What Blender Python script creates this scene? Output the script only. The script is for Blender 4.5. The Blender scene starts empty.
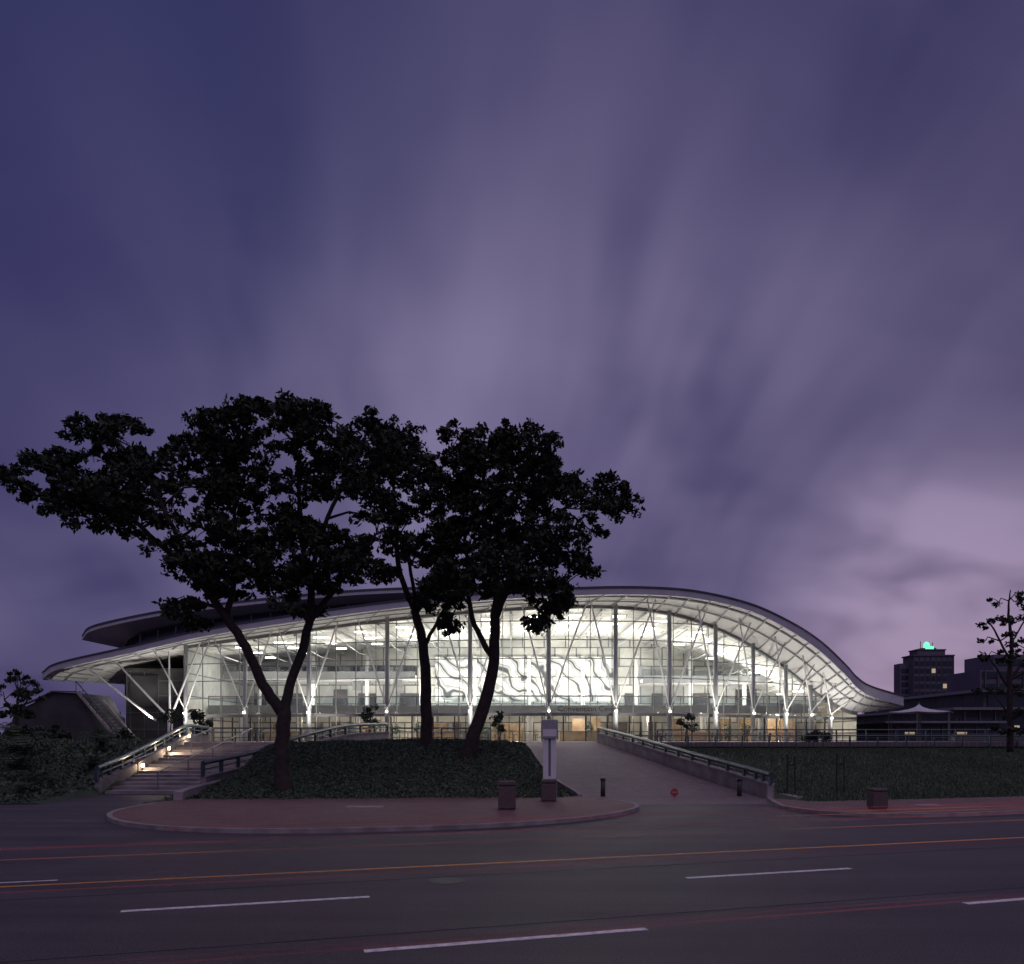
import bpy, math, random
import numpy as np
from mathutils import Vector
random.seed(7); np.random.seed(7)
scene=bpy.context.scene
scene.view_settings.view_transform='Standard'
scene.view_settings.look='None'
scene.view_settings.exposure=0
COL=scene.collection

# ---------------------------------------------------------------- materials
def newmat(name):
    m=bpy.data.materials.new(name); m.use_nodes=True
    nt=m.node_tree; b=nt.nodes['Principled BSDF']
    return m,nt,b
def mat(name,col,rough=0.6,var=0.25,scale=3.0,bump=0.0,metal=0.0,spec=0.5,detail=6,bscale=None):
    m,nt,b=newmat(name)
    tc=nt.nodes.new('ShaderNodeTexCoord')
    n=nt.nodes.new('ShaderNodeTexNoise'); n.inputs['Scale'].default_value=scale; n.inputs['Detail'].default_value=detail
    nt.links.new(tc.outputs['Object'],n.inputs['Vector'])
    r=nt.nodes.new('ShaderNodeValToRGB')
    r.color_ramp.elements[0].position=0.3; r.color_ramp.elements[1].position=0.7
    r.color_ramp.elements[0].color=[c*(1-var) for c in col]+[1]
    r.color_ramp.elements[1].color=[min(1,c*(1+var)) for c in col]+[1]
    nt.links.new(n.outputs['Fac'],r.inputs['Fac']); nt.links.new(r.outputs['Color'],b.inputs['Base Color'])
    b.inputs['Roughness'].default_value=rough; b.inputs['Metallic'].default_value=metal
    b.inputs['Specular IOR Level'].default_value=spec
    if bump>0:
        n2=nt.nodes.new('ShaderNodeTexNoise'); n2.inputs['Scale'].default_value=bscale or scale*8; n2.inputs['Detail'].default_value=4
        nt.links.new(tc.outputs['Object'],n2.inputs['Vector'])
        bp=nt.nodes.new('ShaderNodeBump'); bp.inputs['Strength'].default_value=bump; bp.inputs['Distance'].default_value=0.05
        nt.links.new(n2.outputs['Fac'],bp.inputs['Height']); nt.links.new(bp.outputs['Normal'],b.inputs['Normal'])
    return m
def emis(name,col,strength):
    m,nt,b=newmat(name)
    b.inputs['Base Color'].default_value=(*col,1)
    b.inputs['Emission Color'].default_value=(*col,1); b.inputs['Emission Strength'].default_value=strength
    return m

def asphalt():
    m,nt,b=newmat('asphalt'); L=nt.links
    tc=nt.nodes.new('ShaderNodeTexCoord')
    mp=nt.nodes.new('ShaderNodeMapping'); mp.inputs['Rotation'].default_value=(0,0,-math.radians(17.7)); mp.inputs['Scale'].default_value=(0.06,0.9,1)
    L.new(tc.outputs['Object'],mp.inputs['Vector'])
    a=nt.nodes.new('ShaderNodeTexNoise'); a.inputs['Scale'].default_value=1.0; a.inputs['Detail'].default_value=5
    L.new(mp.outputs['Vector'],a.inputs['Vector'])
    g=nt.nodes.new('ShaderNodeTexNoise'); g.inputs['Scale'].default_value=38; g.inputs['Detail'].default_value=5
    L.new(tc.outputs['Object'],g.inputs['Vector'])
    s=nt.nodes.new('ShaderNodeTexNoise'); s.inputs['Scale'].default_value=0.5; s.inputs['Detail'].default_value=8
    L.new(tc.outputs['Object'],s.inputs['Vector'])
    def ramp(src,lo,hi,c0,c1):
        r=nt.nodes.new('ShaderNodeValToRGB'); e=r.color_ramp.elements
        e[0].position=lo; e[1].position=hi; e[0].color=(*c0,1); e[1].color=(*c1,1); L.new(src,r.inputs['Fac']); return r.outputs['Color']
    c=ramp(a.outputs['Fac'],.3,.7,(.042,.034,.040),(.076,.062,.068))
    c2=ramp(g.outputs['Fac'],.35,.65,(.5,.5,.5),(1.5,1.5,1.5))
    c3=ramp(s.outputs['Fac'],.3,.7,(.75,.75,.75),(1.2,1.16,1.16))
    def mul(x,y):
        k=nt.nodes.new('ShaderNodeMix'); k.data_type='RGBA'; k.blend_type='MULTIPLY'; k.inputs[0].default_value=1
        L.new(x,k.inputs[6]); L.new(y,k.inputs[7]); return k.outputs[2]
    L.new(mul(mul(c,c2),c3),b.inputs['Base Color'])
    rr=nt.nodes.new('ShaderNodeMapRange'); rr.inputs[3].default_value=.5; rr.inputs[4].default_value=.78
    L.new(s.outputs['Fac'],rr.inputs[0]); L.new(rr.outputs[0],b.inputs['Roughness'])
    bp=nt.nodes.new('ShaderNodeBump'); bp.inputs['Strength'].default_value=.4; bp.inputs['Distance'].default_value=.02
    L.new(g.outputs['Fac'],bp.inputs['Height']); L.new(bp.outputs['Normal'],b.inputs['Normal'])
    return m
def brickmat(name,c1,c2,mortar,scale,w=.5,h=.25,ms=.02,rough=.75,bump=.2,rot=0,axis='XY'):
    m,nt,b=newmat(name); L=nt.links
    tc=nt.nodes.new('ShaderNodeTexCoord'); mp=nt.nodes.new('ShaderNodeMapping')
    if axis=='XZ': mp.inputs['Rotation'].default_value=(math.radians(-90),0,0)
    else: mp.inputs['Rotation'].default_value=(0,0,rot)
    L.new(tc.outputs['Object'],mp.inputs['Vector'])
    k=nt.nodes.new('ShaderNodeTexBrick'); L.new(mp.outputs['Vector'],k.inputs['Vector'])
    k.inputs['Color1'].default_value=(*c1,1); k.inputs['Color2'].default_value=(*c2,1); k.inputs['Mortar'].default_value=(*mortar,1)
    k.inputs['Scale'].default_value=scale; k.inputs['Brick Width'].default_value=w; k.inputs['Row Height'].default_value=h; k.inputs['Mortar Size'].default_value=ms
    n=nt.nodes.new('ShaderNodeTexNoise'); n.inputs['Scale'].default_value=1.1; n.inputs['Detail'].default_value=7
    L.new(tc.outputs['Object'],n.inputs['Vector'])
    mr=nt.nodes.new('ShaderNodeMapRange'); mr.inputs[3].default_value=.65; mr.inputs[4].default_value=1.3; L.new(n.outputs['Fac'],mr.inputs[0])
    x=nt.nodes.new('ShaderNodeMix'); x.data_type='RGBA'; x.blend_type='MULTIPLY'; x.inputs[0].default_value=1
    L.new(k.outputs['Color'],x.inputs[6]); L.new(mr.outputs[0],x.inputs[7]); L.new(x.outputs[2],b.inputs['Base Color'])
    b.inputs['Roughness'].default_value=rough
    return m
def foliage(name,c0,c1):
    m,nt,b=newmat(name); L=nt.links
    g=nt.nodes.new('ShaderNodeNewGeometry'); r=nt.nodes.new('ShaderNodeValToRGB')
    r.color_ramp.elements[0].color=(*c0,1); r.color_ramp.elements[1].color=(*c1,1)
    L.new(g.outputs['Random Per Island'],r.inputs['Fac']); L.new(r.outputs['Color'],b.inputs['Base Color'])
    b.inputs['Roughness'].default_value=.65; b.inputs['Specular IOR Level'].default_value=.25
    return m
def glassmat(name,tint,gloss=.07):
    m=bpy.data.materials.new(name); m.use_nodes=True; nt=m.node_tree; nt.nodes.clear()
    o=nt.nodes.new('ShaderNodeOutputMaterial'); t=nt.nodes.new('ShaderNodeBsdfTransparent'); t.inputs[0].default_value=(*tint,1)
    g=nt.nodes.new('ShaderNodeBsdfGlossy'); g.inputs['Roughness'].default_value=.05
    x=nt.nodes.new('ShaderNodeMixShader'); x.inputs[0].default_value=gloss
    nt.links.new(t.outputs[0],x.inputs[1]); nt.links.new(g.outputs[0],x.inputs[2]); nt.links.new(x.outputs[0],o.inputs[0])
    return m
def muralmat():
    m,nt,b=newmat('mural_relief'); L=nt.links
    tc=nt.nodes.new('ShaderNodeTexCoord')
    w=nt.nodes.new('ShaderNodeTexWave'); w.wave_type='BANDS'; w.bands_direction='DIAGONAL'; w.wave_profile='TRI'
    w.inputs['Scale'].default_value=.26; w.inputs['Distortion'].default_value=13; w.inputs['Detail'].default_value=2; w.inputs['Detail Scale'].default_value=.9
    L.new(tc.outputs['Object'],w.inputs['Vector'])
    r=nt.nodes.new('ShaderNodeValToRGB'); e=r.color_ramp.elements
    e[0].position=.12; e[0].color=(.07,.08,.09,1); e[1].position=.26; e[1].color=(.55,.56,.55,1)
    x=e.new(.5); x.color=(.26,.27,.27,1)
    x=e.new(.6); x.color=(.8,.8,.78,1)
    L.new(w.outputs['Fac'],r.inputs['Fac']); L.new(r.outputs['Color'],b.inputs['Base Color']); b.inputs['Roughness'].default_value=.6
    return m
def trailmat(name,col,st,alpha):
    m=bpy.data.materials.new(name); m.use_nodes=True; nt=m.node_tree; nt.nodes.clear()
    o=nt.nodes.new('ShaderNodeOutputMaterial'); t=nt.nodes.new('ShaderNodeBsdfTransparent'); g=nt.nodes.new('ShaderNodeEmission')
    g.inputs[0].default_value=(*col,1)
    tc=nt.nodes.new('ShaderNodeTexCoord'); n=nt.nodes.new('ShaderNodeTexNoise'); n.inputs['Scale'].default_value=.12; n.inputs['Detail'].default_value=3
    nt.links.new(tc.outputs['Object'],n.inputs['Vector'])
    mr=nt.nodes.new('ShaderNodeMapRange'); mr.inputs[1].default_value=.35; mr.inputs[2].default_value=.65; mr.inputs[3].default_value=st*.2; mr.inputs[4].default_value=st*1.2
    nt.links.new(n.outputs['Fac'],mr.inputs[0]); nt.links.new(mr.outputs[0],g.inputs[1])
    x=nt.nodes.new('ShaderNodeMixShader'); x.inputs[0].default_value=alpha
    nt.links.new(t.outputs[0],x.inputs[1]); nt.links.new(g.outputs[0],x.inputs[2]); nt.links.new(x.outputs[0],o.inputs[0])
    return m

M=dict(
 asphalt=asphalt(),
 paver=brickmat('brick_pavers',(.22,.115,.105),(.14,.075,.075),(.06,.04,.045),4.5),
 paver2=brickmat('concrete_pavers',(.22,.165,.17),(.15,.115,.125),(.08,.06,.07),2.5,rot=.3),
 kerb=mat('kerb_concrete',(.27,.23,.23),.8,.3,2,.2),
 conc=mat('concrete',(.28,.245,.25),.8,.3,1.3,.25),
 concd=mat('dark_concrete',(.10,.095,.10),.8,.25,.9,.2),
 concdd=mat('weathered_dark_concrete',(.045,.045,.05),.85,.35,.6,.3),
 white_paint=mat('white_paint',(.66,.63,.63),.6,.35,9,.1),
 yellow_paint=mat('yellow_paint',(.46,.22,.06),.6,.3,7,.1),
 soil=mat('ground_soil',(.045,.05,.038),.9,.4,.4,.3),
 grass=mat('grass',(.038,.06,.034),.9,.5,1.6,.5),
 bark=mat('bark',(.04,.03,.028),.9,.4,5,.6),
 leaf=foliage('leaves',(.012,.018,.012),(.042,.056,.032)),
 ivy=foliage('groundcover_leaves',(.035,.06,.04),(.12,.155,.10)),
 blade=foliage('grass_blades',(.035,.06,.033),(.09,.12,.07)),
 steel=mat('white_steel',(.74,.74,.72),.4,.05,2),
 steelg=mat('grey_steel',(.34,.35,.36),.45,.08,2,metal=.2),
 rail=mat('blue_grey_rail',(.05,.075,.10),.4,.15,3,metal=.3),
 mull=mat('mullion_aluminium',(.20,.205,.21),.4,.08,2,metal=.2),
 fascia=mat('roof_fascia',(.50,.49,.53),.45,.08,1,metal=.2),
 rooftop=mat('roof_sheet',(.07,.07,.09),.5,.15,.7,metal=.2),
 soffit=mat('soffit_panels',(.62,.61,.60),.6,.06,.5),
 ceil=brickmat('ceiling_panels',(.80,.79,.75),(.66,.65,.62),(.22,.23,.24),.35,w=.9,h=.7,ms=.02),
 wall=brickmat('interior_wall_panels',(.66,.65,.60),(.36,.37,.36),(.15,.16,.17),.3,w=.8,h=.7,ms=.025,axis='XZ'),
 wood=mat('timber_panel',(.26,.18,.11),.5,.3,1.2),
 furn=mat('dark_furniture',(.06,.05,.05),.6,.3,1.2),
 plantg=foliage('indoor_leaves',(.03,.06,.03),(.09,.14,.06)),
 floor=mat('foyer_floor',(.5,.48,.45),.25,.12,.7),
 glass=glassmat('facade_glass',(.95,.96,.95),.06),
 glassd=mat('dark_window_glass',(.02,.03,.045),.12,.3,.3),
 bal=glassmat('balustrade_glass',(.7,.78,.8),.1),
 mural=muralmat(),
 dark=mat('dark_metal',(.03,.03,.035),.5,.2,3),
 bin=mat('exposed_aggregate',(.12,.085,.085),.85,.35,25,.4),
 signw=mat('sign_white',(.7,.7,.72),.45,.06,2),
 red=mat('sign_red',(.45,.05,.04),.5,.1,4),
 lampw=emis('lamp_white',(1,.95,.84),14),
 tubes=emis('ceiling_lamp',(1,.97,.9),9),
 lampwarm=emis('lamp_warm',(1,.72,.42),14),
 green=emis('green_beacon',(.2,1,.55),1.1),
 blue=emis('blue_strip',(.25,.45,1),.35),
 winlit=emis('lit_window',(1,.8,.5),.28),
 canvas=mat('tent_canvas',(.55,.55,.6),.7,.05,2),
 hotel=mat('hotel_facade',(.13,.11,.15),.8,.15,.1),
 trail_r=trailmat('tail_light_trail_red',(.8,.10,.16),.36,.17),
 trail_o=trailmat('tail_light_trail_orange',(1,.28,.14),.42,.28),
)

# ---------------------------------------------------------------- mesh builder
class MB:
    def __init__(s): s.v=[]; s.f=[]
    def quad(s,a,b,c,d):
        i=len(s.v); s.v+= [tuple(a),tuple(b),tuple(c),tuple(d)]; s.f.append((i,i+1,i+2,i+3))
    def box(s,x0,x1,y0,y1,z0,z1):
        i=len(s.v)
        s.v+=[(x0,y0,z0),(x1,y0,z0),(x1,y1,z0),(x0,y1,z0),(x0,y0,z1),(x1,y0,z1),(x1,y1,z1),(x0,y1,z1)]
        s.f+=[(i,i+3,i+2,i+1),(i+4,i+5,i+6,i+7),(i,i+1,i+5,i+4),(i+1,i+2,i+6,i+5),(i+2,i+3,i+7,i+6),(i+3,i,i+4,i+7)]
    def tube(s,pts,rad,n=8,cap=True):
        pts=[Vector(p) for p in pts]
        if not hasattr(rad,'__len__'): rad=[rad]*len(pts)
        b=len(s.v); ref=None
        for k,p in enumerate(pts):
            d=(pts[min(k+1,len(pts)-1)]-pts[max(k-1,0)]).normalized()
            if ref is None: ref=Vector((0,0,1)) if abs(d.z)<.9 else Vector((1,0,0))
            u=d.cross(ref)
            if u.length<1e-3: u=d.cross(Vector((0,1,0)))
            u.normalize(); w=d.cross(u).normalized(); 
            for j in range(n):
                a=2*math.pi*j/n; q=p+(u*math.cos(a)+w*math.sin(a))*rad[k]; s.v.append(tuple(q))
        for k in range(len(pts)-1):
            for j in range(n):
                s.f.append((b+k*n+j,b+k*n+(j+1)%n,b+(k+1)*n+(j+1)%n,b+(k+1)*n+j))
        if cap:
            s.f.append(tuple(b+j for j in range(n))[::-1]); e=b+(len(pts)-1)*n; s.f.append(tuple(e+j for j in range(n)))
    def sweep(s,pts,w,h0,h1):
        P=[Vector(p) for p in pts]; b=len(s.v)
        for k,p in enumerate(P):
            d=P[min(k+1,len(P)-1)]-P[max(k-1,0)]; d.z=0; d.normalize(); nrm=Vector((-d.y,d.x,0))*w/2
            for q,h in((p-nrm,h0),(p+nrm,h0),(p+nrm,h1),(p-nrm,h1)): s.v.append((q.x,q.y,p.z+h))
        for k in range(len(P)-1):
            for j in range(4): s.f.append((b+k*4+j,b+k*4+(j+1)%4,b+(k+1)*4+(j+1)%4,b+(k+1)*4+j))
        s.f.append((b+3,b+2,b+1,b)); e=b+(len(P)-1)*4; s.f.append((e,e+1,e+2,e+3))
    def poly(s,pts,z0,z1):
        n=len(pts); b=len(s.v)
        s.v+=[(p[0],p[1],z1) for p in pts]+[(p[0],p[1],z0) for p in pts]
        s.f.append(tuple(range(b,b+n)))
        for j in range(n): s.f.append((b+j,b+n+j,b+n+(j+1)%n,b+(j+1)%n))
    def loft(s,A,B):
        b=len(s.v); n=len(A); s.v+=[tuple(p) for p in A]+[tuple(p) for p in B]
        for k in range(n-1): s.f.append((b+k,b+k+1,b+n+k+1,b+n+k))
    def obj(s,name,m,parent=None,smooth=False,bevel=0):
        me=bpy.data.meshes.new(name); me.from_pydata(s.v,[],s.f); me.update()
        me.materials.append(m)
        o=bpy.data.objects.new(name,me); COL.objects.link(o)
        if smooth: me.polygons.foreach_set('use_smooth',[True]*len(me.polygons))
        if bevel:
            md=o.modifiers.new('bevel','BEVEL'); md.width=bevel; md.segments=2; md.limit_method='ANGLE'
        if parent: o.parent=parent
        return o
def empty(name):
    o=bpy.data.objects.new(name,None); COL.objects.link(o); return o
def npmesh(name,verts,quads,m,parent=None):
    me=bpy.data.meshes.new(name); nv=len(verts); nq=len(quads)
    me.vertices.add(nv); me.vertices.foreach_set('co',verts.astype(np.float32).ravel())
    me.loops.add(nq*4); me.loops.foreach_set('vertex_index',quads.astype(np.int32).ravel())
    me.polygons.add(nq); me.polygons.foreach_set('loop_start',np.arange(0,nq*4,4,dtype=np.int32)); me.polygons.foreach_set('loop_total',np.full(nq,4,dtype=np.int32))
    me.update(calc_edges=True); me.materials.append(m)
    o=bpy.data.objects.new(name,me); COL.objects.link(o)
    if parent: o.parent=parent
    return o
def catmull(P,per=8):
    P=[np.array(p,float) for p in P]; out=[]
    Q=[2*P[0]-P[1]]+P+[2*P[-1]-P[-2]]
    for i in range(1,len(Q)-2):
        for k in range(per):
            t=k/per; a,b,c,d=Q[i-1],Q[i],Q[i+1],Q[i+2]
            out.append(.5*((2*b)+(-a+c)*t+(2*a-5*b+4*c-d)*t*t+(-a+3*b-3*c+d)*t**3))
    out.append(P[-1]); return out
def sm(t): t=max(0,min(1,t)); return t*t*(3-2*t)

E=(.953,.303); N=(-.303,.953)
def R(a,c): return (a*E[0]+c*N[0],a*E[1]+c*N[1])

# ---------------------------------------------------------------- ground, terrain
g=MB(); g.box(-3000,3000,-400,6000,-2,-.14); g.obj('ground',M['soil'])
XF=[-90,-40,-20,-13,2.6,10.5,11.5,50,100,160]; YF=[10,25,31,31.7,33,32,30.2,42.4,58.3,77]
XT=[-90,-24,-14,-12,0,2,10,12,40,100,160]; YT=[46,52,50,41,41,44,57,57,59,76,95]; HT=[2.2,2.2,2.2,2.3,2.3,2.2,1.85,1.8,1.8,1.8,1.8]
def rampz(Y):
    t=(Y-33)/27; 
    return 2.35*(0 if t<0 else (1 if t>1 else (t*.75+.25*sm(t))))
def rampc(Y): return 6.9-(max(33,min(60,Y))-33)*(4.4/27)
def stairz(Y): return 2.35*max(0,min(1,(Y-37)/16))
def stairx(Y):
    y=max(30,min(62,Y)); return -19-(y-38)/24*4, -14.3+(y-36)/24*4.8
def terr(X,Y):
    yf=np.interp(X,XF,YF); yt=np.interp(X,XT,YT); H=np.interp(X,XT,HT)
    t=(Y-yf)/(yt-yf); z=.03+H*sm(t)
    z+=.10*math.sin(X*.55+1)*math.sin(Y*.4)*sm(t*3)*(1-sm((Y-50)/8))
    d=abs(X-rampc(Y))-3.75
    if Y<60.5 and d<1.2:
        k=sm(1-max(0,d)/1.2); z=z*(1-k)+(rampz(Y)-.13)*k if d>0 else rampz(Y)-.13
    xl,xr=stairx(Y)
    if Y<62:
        d=max(xl-X,X-xr)
        if d<.5:
            zz=stairz(Y)-.18; k=sm(1-max(0,d)/.5); z=z*(1-k)+zz*k
    if Y>60: z=min(z,2.2)
    return z
xs=np.arange(-90,160.1,.5); vs=np.linspace(0,1,70)
V=[];nx=len(xs)
for v in vs:
    for X in xs:
        yf=float(np.interp(X,XF,YF)); 
        Y=yf+(150-yf)*(v**2.2)
        V.append((X,Y,terr(X,Y)))
V=np.array(V); idx=np.arange(len(vs)*nx).reshape(len(vs),nx)
Q=np.stack([idx[:-1,:-1],idx[:-1,1:],idx[1:,1:],idx[1:,:-1]],-1).reshape(-1,4)
o=npmesh('grass_bank_terrain',V,Q,M['grass'])
o.data.polygons.foreach_set('use_smooth',[True]*len(o.data.polygons))

g=MB(); a=[R(-200,-14),R(200,-14),R(200,43),R(-200,43)]; g.poly(a,-.1,0.0); g.obj('road',M['asphalt'])
g=MB()
def dash(mb,a0,a1,c,w=.13,z0=.001,z1=.005): mb.poly([R(a0,c-w/2),R(a1,c-w/2),R(a1,c+w/2),R(a0,c+w/2)],z0,z1)
for k in range(-8,12):
    dash(g,1.2+9.1*k,4.9+9.1*k,9.55); dash(g,-1.9+9.3*k,1.7+9.3*k,12.85)
dash(g,-5.6,-3.4,16.05,.07)
g.obj('lane_markings',M['white_paint'])
g=MB(); dash(g,-150,150,15.6,.11); g.obj('yellow_edge_line',M['yellow_paint'])
g=MB(); dash(g,-150,150,6.2,.02); dash(g,-150,150,14.3,.02); dash(g,-150,150,11.2-.9,.015)
g.obj('road_seams',M['dark'])
g=MB(); mc=R(3.2,13.9); g.tube([(mc[0],mc[1],0.0),(mc[0],mc[1],.006)],.33,24); g.obj('manhole_cover',M['dark'])

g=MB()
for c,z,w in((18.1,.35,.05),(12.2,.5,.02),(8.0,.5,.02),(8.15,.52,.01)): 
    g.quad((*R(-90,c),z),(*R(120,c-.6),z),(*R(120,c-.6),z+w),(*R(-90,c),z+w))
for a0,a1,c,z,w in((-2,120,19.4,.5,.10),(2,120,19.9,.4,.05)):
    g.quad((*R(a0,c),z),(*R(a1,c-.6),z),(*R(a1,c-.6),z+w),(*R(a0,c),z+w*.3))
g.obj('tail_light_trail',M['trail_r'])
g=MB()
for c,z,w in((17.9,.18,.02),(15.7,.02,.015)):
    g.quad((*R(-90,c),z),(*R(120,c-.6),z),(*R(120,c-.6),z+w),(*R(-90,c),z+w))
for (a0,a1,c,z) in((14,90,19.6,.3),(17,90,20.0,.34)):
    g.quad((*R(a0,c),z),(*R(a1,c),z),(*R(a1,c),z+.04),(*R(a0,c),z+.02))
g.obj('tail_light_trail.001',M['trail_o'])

# ---------------------------------------------------------------- pavements
def pavement(name,pts,m,closed=True,kpath=None):
    e=empty(name); g=MB(); g.poly(pts,-.05,.12); g.obj('paving',m,e)
    k=MB(); kp=kpath; k.sweep([(p[0],p[1],0) for p in kp],.16,-.05,.127); k.obj('kerb',M['kerb'],e)
fr=catmull([(-13.6,30.5,0),(-13.4,27,0),(-12.1,24.3,0),(-10.2,22.5,0),(-7.9,21.6,0),(-5.7,21.5,0),(-3.1,22,0),(-.3,23.0,0),(2.4,25.0,0),(4.1,27.6,0),(4.6,29.8,0),(4.1,31.6,0),(2.9,33.1,0)],6)
isl=[(p[0],p[1]) for p in fr]+[(2.9,34),(-13.2,32.4)]
pavement('brick_pavement',isl,M['paver'],kpath=fr)
fr2=catmull([(10.6,33,0),(10.1,30.5,0),(9.9,28.6,0),(10.8,26.6,0),(13.5,25.9,0),(20,28.0,0),(40,34.35,0),(70,43.9,0),(110,56.6,0)],8)
pav2=[(p[0],p[1]) for p in fr2]+[(110,62),(70,49.5),(50,43.2),(30,37),(20,33.4),(11.5,31)]
pavement('footpath',pav2,M['paver'],kpath=fr2)
k=MB(); pl=catmull([(-90,9.9,0),(-40,24.9,0),(-20,30.9,0)],8); k.sweep([(p[0],p[1],0) for p in pl],.16,-.05,.13)
k.obj('kerb_edge',M['kerb'])

g=MB(); L_=[];R_=[]
ys=np.linspace(31,60.0,40)
for y in ys:
    c=rampc(y); fl=max(0,(35-y)/4)*.3; L_.append((c-3.7-fl,y,rampz(y)+.006)); R_.append((c+3.7+fl,y,rampz(y)+.006))
g.loft(L_,R_); g.obj('driveway_ramp',M['paver2'])
k=MB(); k.sweep([(p[0]-.08,p[1],p[2]) for p in L_[4:]],.16,-.3,.13); k.obj('ramp_kerb',M['kerb'])

def parapet(name,path,wh=.6,rh=.98,step=2,wm='conc',thick=.28):
    e=empty(name); g=MB(); g.sweep(path,thick,-.6,wh); g.obj('parapet_wall',M[wm],e)
    g=MB(); g.sweep(path,thick+.1,wh+.002,wh+.07); g.obj('coping',M['kerb'],e)
    t=MB(); t.tube([(p[0],p[1],p[2]+rh) for p in path],.11); t.tube([(p[0],p[1],p[2]+(wh+rh)/2+.02) for p in path],.035,6)
    for p in path[::step]: t.box(p[0]-.06,p[0]+.06,p[1]-.12,p[1]+.12,p[2]+wh+.05,p[2]+rh)
    t.obj('handrail',M['rail'],e); return e
def zpath(pts,per=6): return [tuple(p) for p in catmull(pts,per)]
parapet('ramp_balustrade',zpath([(10.8,33.4,.0),(10.45,36,.22),(9.45,42,.75),(8.5,48,1.3),(7.5,54,1.85),(6.5,60.2,2.35)]),.62,1.05)
g=MB(); g.sweep(zpath([(11.9,33,.0),(11.5,36,.1),(10.6,42,.5)]),.4,-.5,.15); g.obj('planter_wall',M['conc'])
parapet('stair_balustrade',zpath([(-19.2,37,.1),(-19.9,42,.75),(-20.9,48,1.6),(-22,54,2.35),(-23.2,61,2.35)]),.45,1.1)
parapet('stair_balustrade.001',zpath([(-14.1,36.5,.35),(-13.2,41,.8),(-12.2,46,1.6),(-11.0,53,2.35),(-9.4,60.4,2.6)]),.45,1.1)
g=MB(); g.sweep(zpath([(-13.2,31.6,0),(-13.5,33.5,.05),(-13.4,36.5,.2),(-12.6,41,.6),(-11.6,46,1.4),(-10.4,53,2.1)]),.35,-.4,.45); g.obj('retaining_wall',M['conc'])
g=MB(); ns=16
for i in range(ns):
    y0=37+i; zt=.147*(i+1); xl,xr=stairx(y0+.5); g.box(xl+.1,xr-.1,y0,y0+1.002 if i<ns-1 else 61,zt-.6,zt)
st=g.obj('entrance_stairs',M['conc'])
g=MB()
for x_off in(-2.2,0.4):
    g.tube([(-17+x_off,37.5,1.0),(-17.3+x_off,45.2,2.1),(-17.6+x_off,53,3.3)],.035,6)
    for yy in(37.5,41.4,45.2,49,53): g.tube([(-17+x_off-(yy-37.5)*.04,yy,stairz(yy)),(-17+x_off-(yy-37.5)*.04,yy,stairz(yy)+.95)],.03,6)
g.obj('stair_handrail',M['mull'])
for (x,y,z,sd,en) in((-20.6,47.6,2.0,1,60),(-21.7,53.3,2.75,1,60),(-19.85,42.6,1.15,1,30)):
    e=empty('bulkhead_lamp'); g=MB(); g.box(x+.15,x+.22,y-.12,y+.12,z-.08,z+.08); g.obj('lens',M['lampwarm'],e)
    ld=bpy.data.lights.new('bulb','POINT'); ld.energy=en; ld.color=(1,.8,.55); ld.shadow_soft_size=.08
    lo=bpy.data.objects.new('bulb',ld); lo.location=(x+.35,y,z); COL.objects.link(lo); lo.parent=e

g=MB(); g.poly([(-62,60),(60,60),(72,75),(72,140),(-62,140)],2.0,2.35); g.obj('plaza',M['paver2'])

def railing(name,path,h=.95,sp=2.0):
    e=empty(name); t=MB(); P=[Vector(p) for p in path]
    for hh,r in((h,.06),(h*.66,.025),(h*.33,.025)): t.tube([(p.x,p.y,p.z+hh) for p in P],r,6)
    for a,b in zip(P[:-1],P[1:]):
        n=max(1,int((b-a).length/sp))
        for i in range(n): 
            q=a.lerp(b,i/n); t.box(q.x-.05,q.x+.05,q.y-.04,q.y+.04,q.z-.3,q.z+h)
    t.obj('rails',M['rail'],e)
railing('railing_fence',[(9.0,59,1.82),(25,59.2,1.82),(40,60,1.82),(48,62,1.82)],1.0,1.9)
railing('railing_fence.001',[(-22.5,60.3,2.35),(-9.3,60.3,2.35)],1.05,1.5)
railing('railing_fence.002',[(-9,60.3,2.35),(-1.6,60.3,2.35)],1.05,1.5)
railing('railing_fence.003',[(12,66,2.35),(44,66,2.35)],1.0,2.4)

# ================================================================= CONVENTION CENTRE
CC=empty('convention_centre')
EAVE=[(-46.9,80,8.7),(-44.9,79.5,9.66),(-37.2,78,11.08),(-29.6,76,12.38),(-19.6,74,13.6),(-10.1,72,14.5),(-1.06,70.5,15.0),(6.83,70,15.3),(12.16,70.5,15.4),(16.9,72,15.3),(22.2,74.5,14.6),(26.9,77.5,13.2),(31,80.5,11.5),(35,84,9.4),(37,86,8.3),(39.1,87.3,7.4),(43.5,89,6.4)]
GT=[(-46,86,8.8),(-44.2,85,9.75),(-38.5,83,11.2),(-33.1,81,12.02),(-22.5,78.7,13.1),(-12,76.6,14.1),(-2.5,75.2,14.75),(5.5,74.9,15.1),(11.5,75.3,15.0),(16.6,76.8,14.4),(21.6,79.4,13.1),(25.9,82,11.4),(29.8,84.6,9.5),(33.2,87,7.6),(35.6,88.2,6.5),(38.4,89.2,5.6),(42.8,90.5,6.0)]
PER=10
ev=catmull(EAVE,PER); gt=catmull(GT,PER)
g=MB(); g.loft(ev,gt); g.obj('soffit',M['soffit'],CC,True)
BY=99.5
cb=[np.array((p[0]*.97,BY,p[2]+.35)) for p in gt]
g=MB(); g.loft(gt,cb); g.obj('ceiling',M['ceil'],CC,True)
def fth(p): return .42+.45*sm((p[0]-20)/14)
evl=[p+np.array((0,-.15,-.12)) for p in ev]
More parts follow.
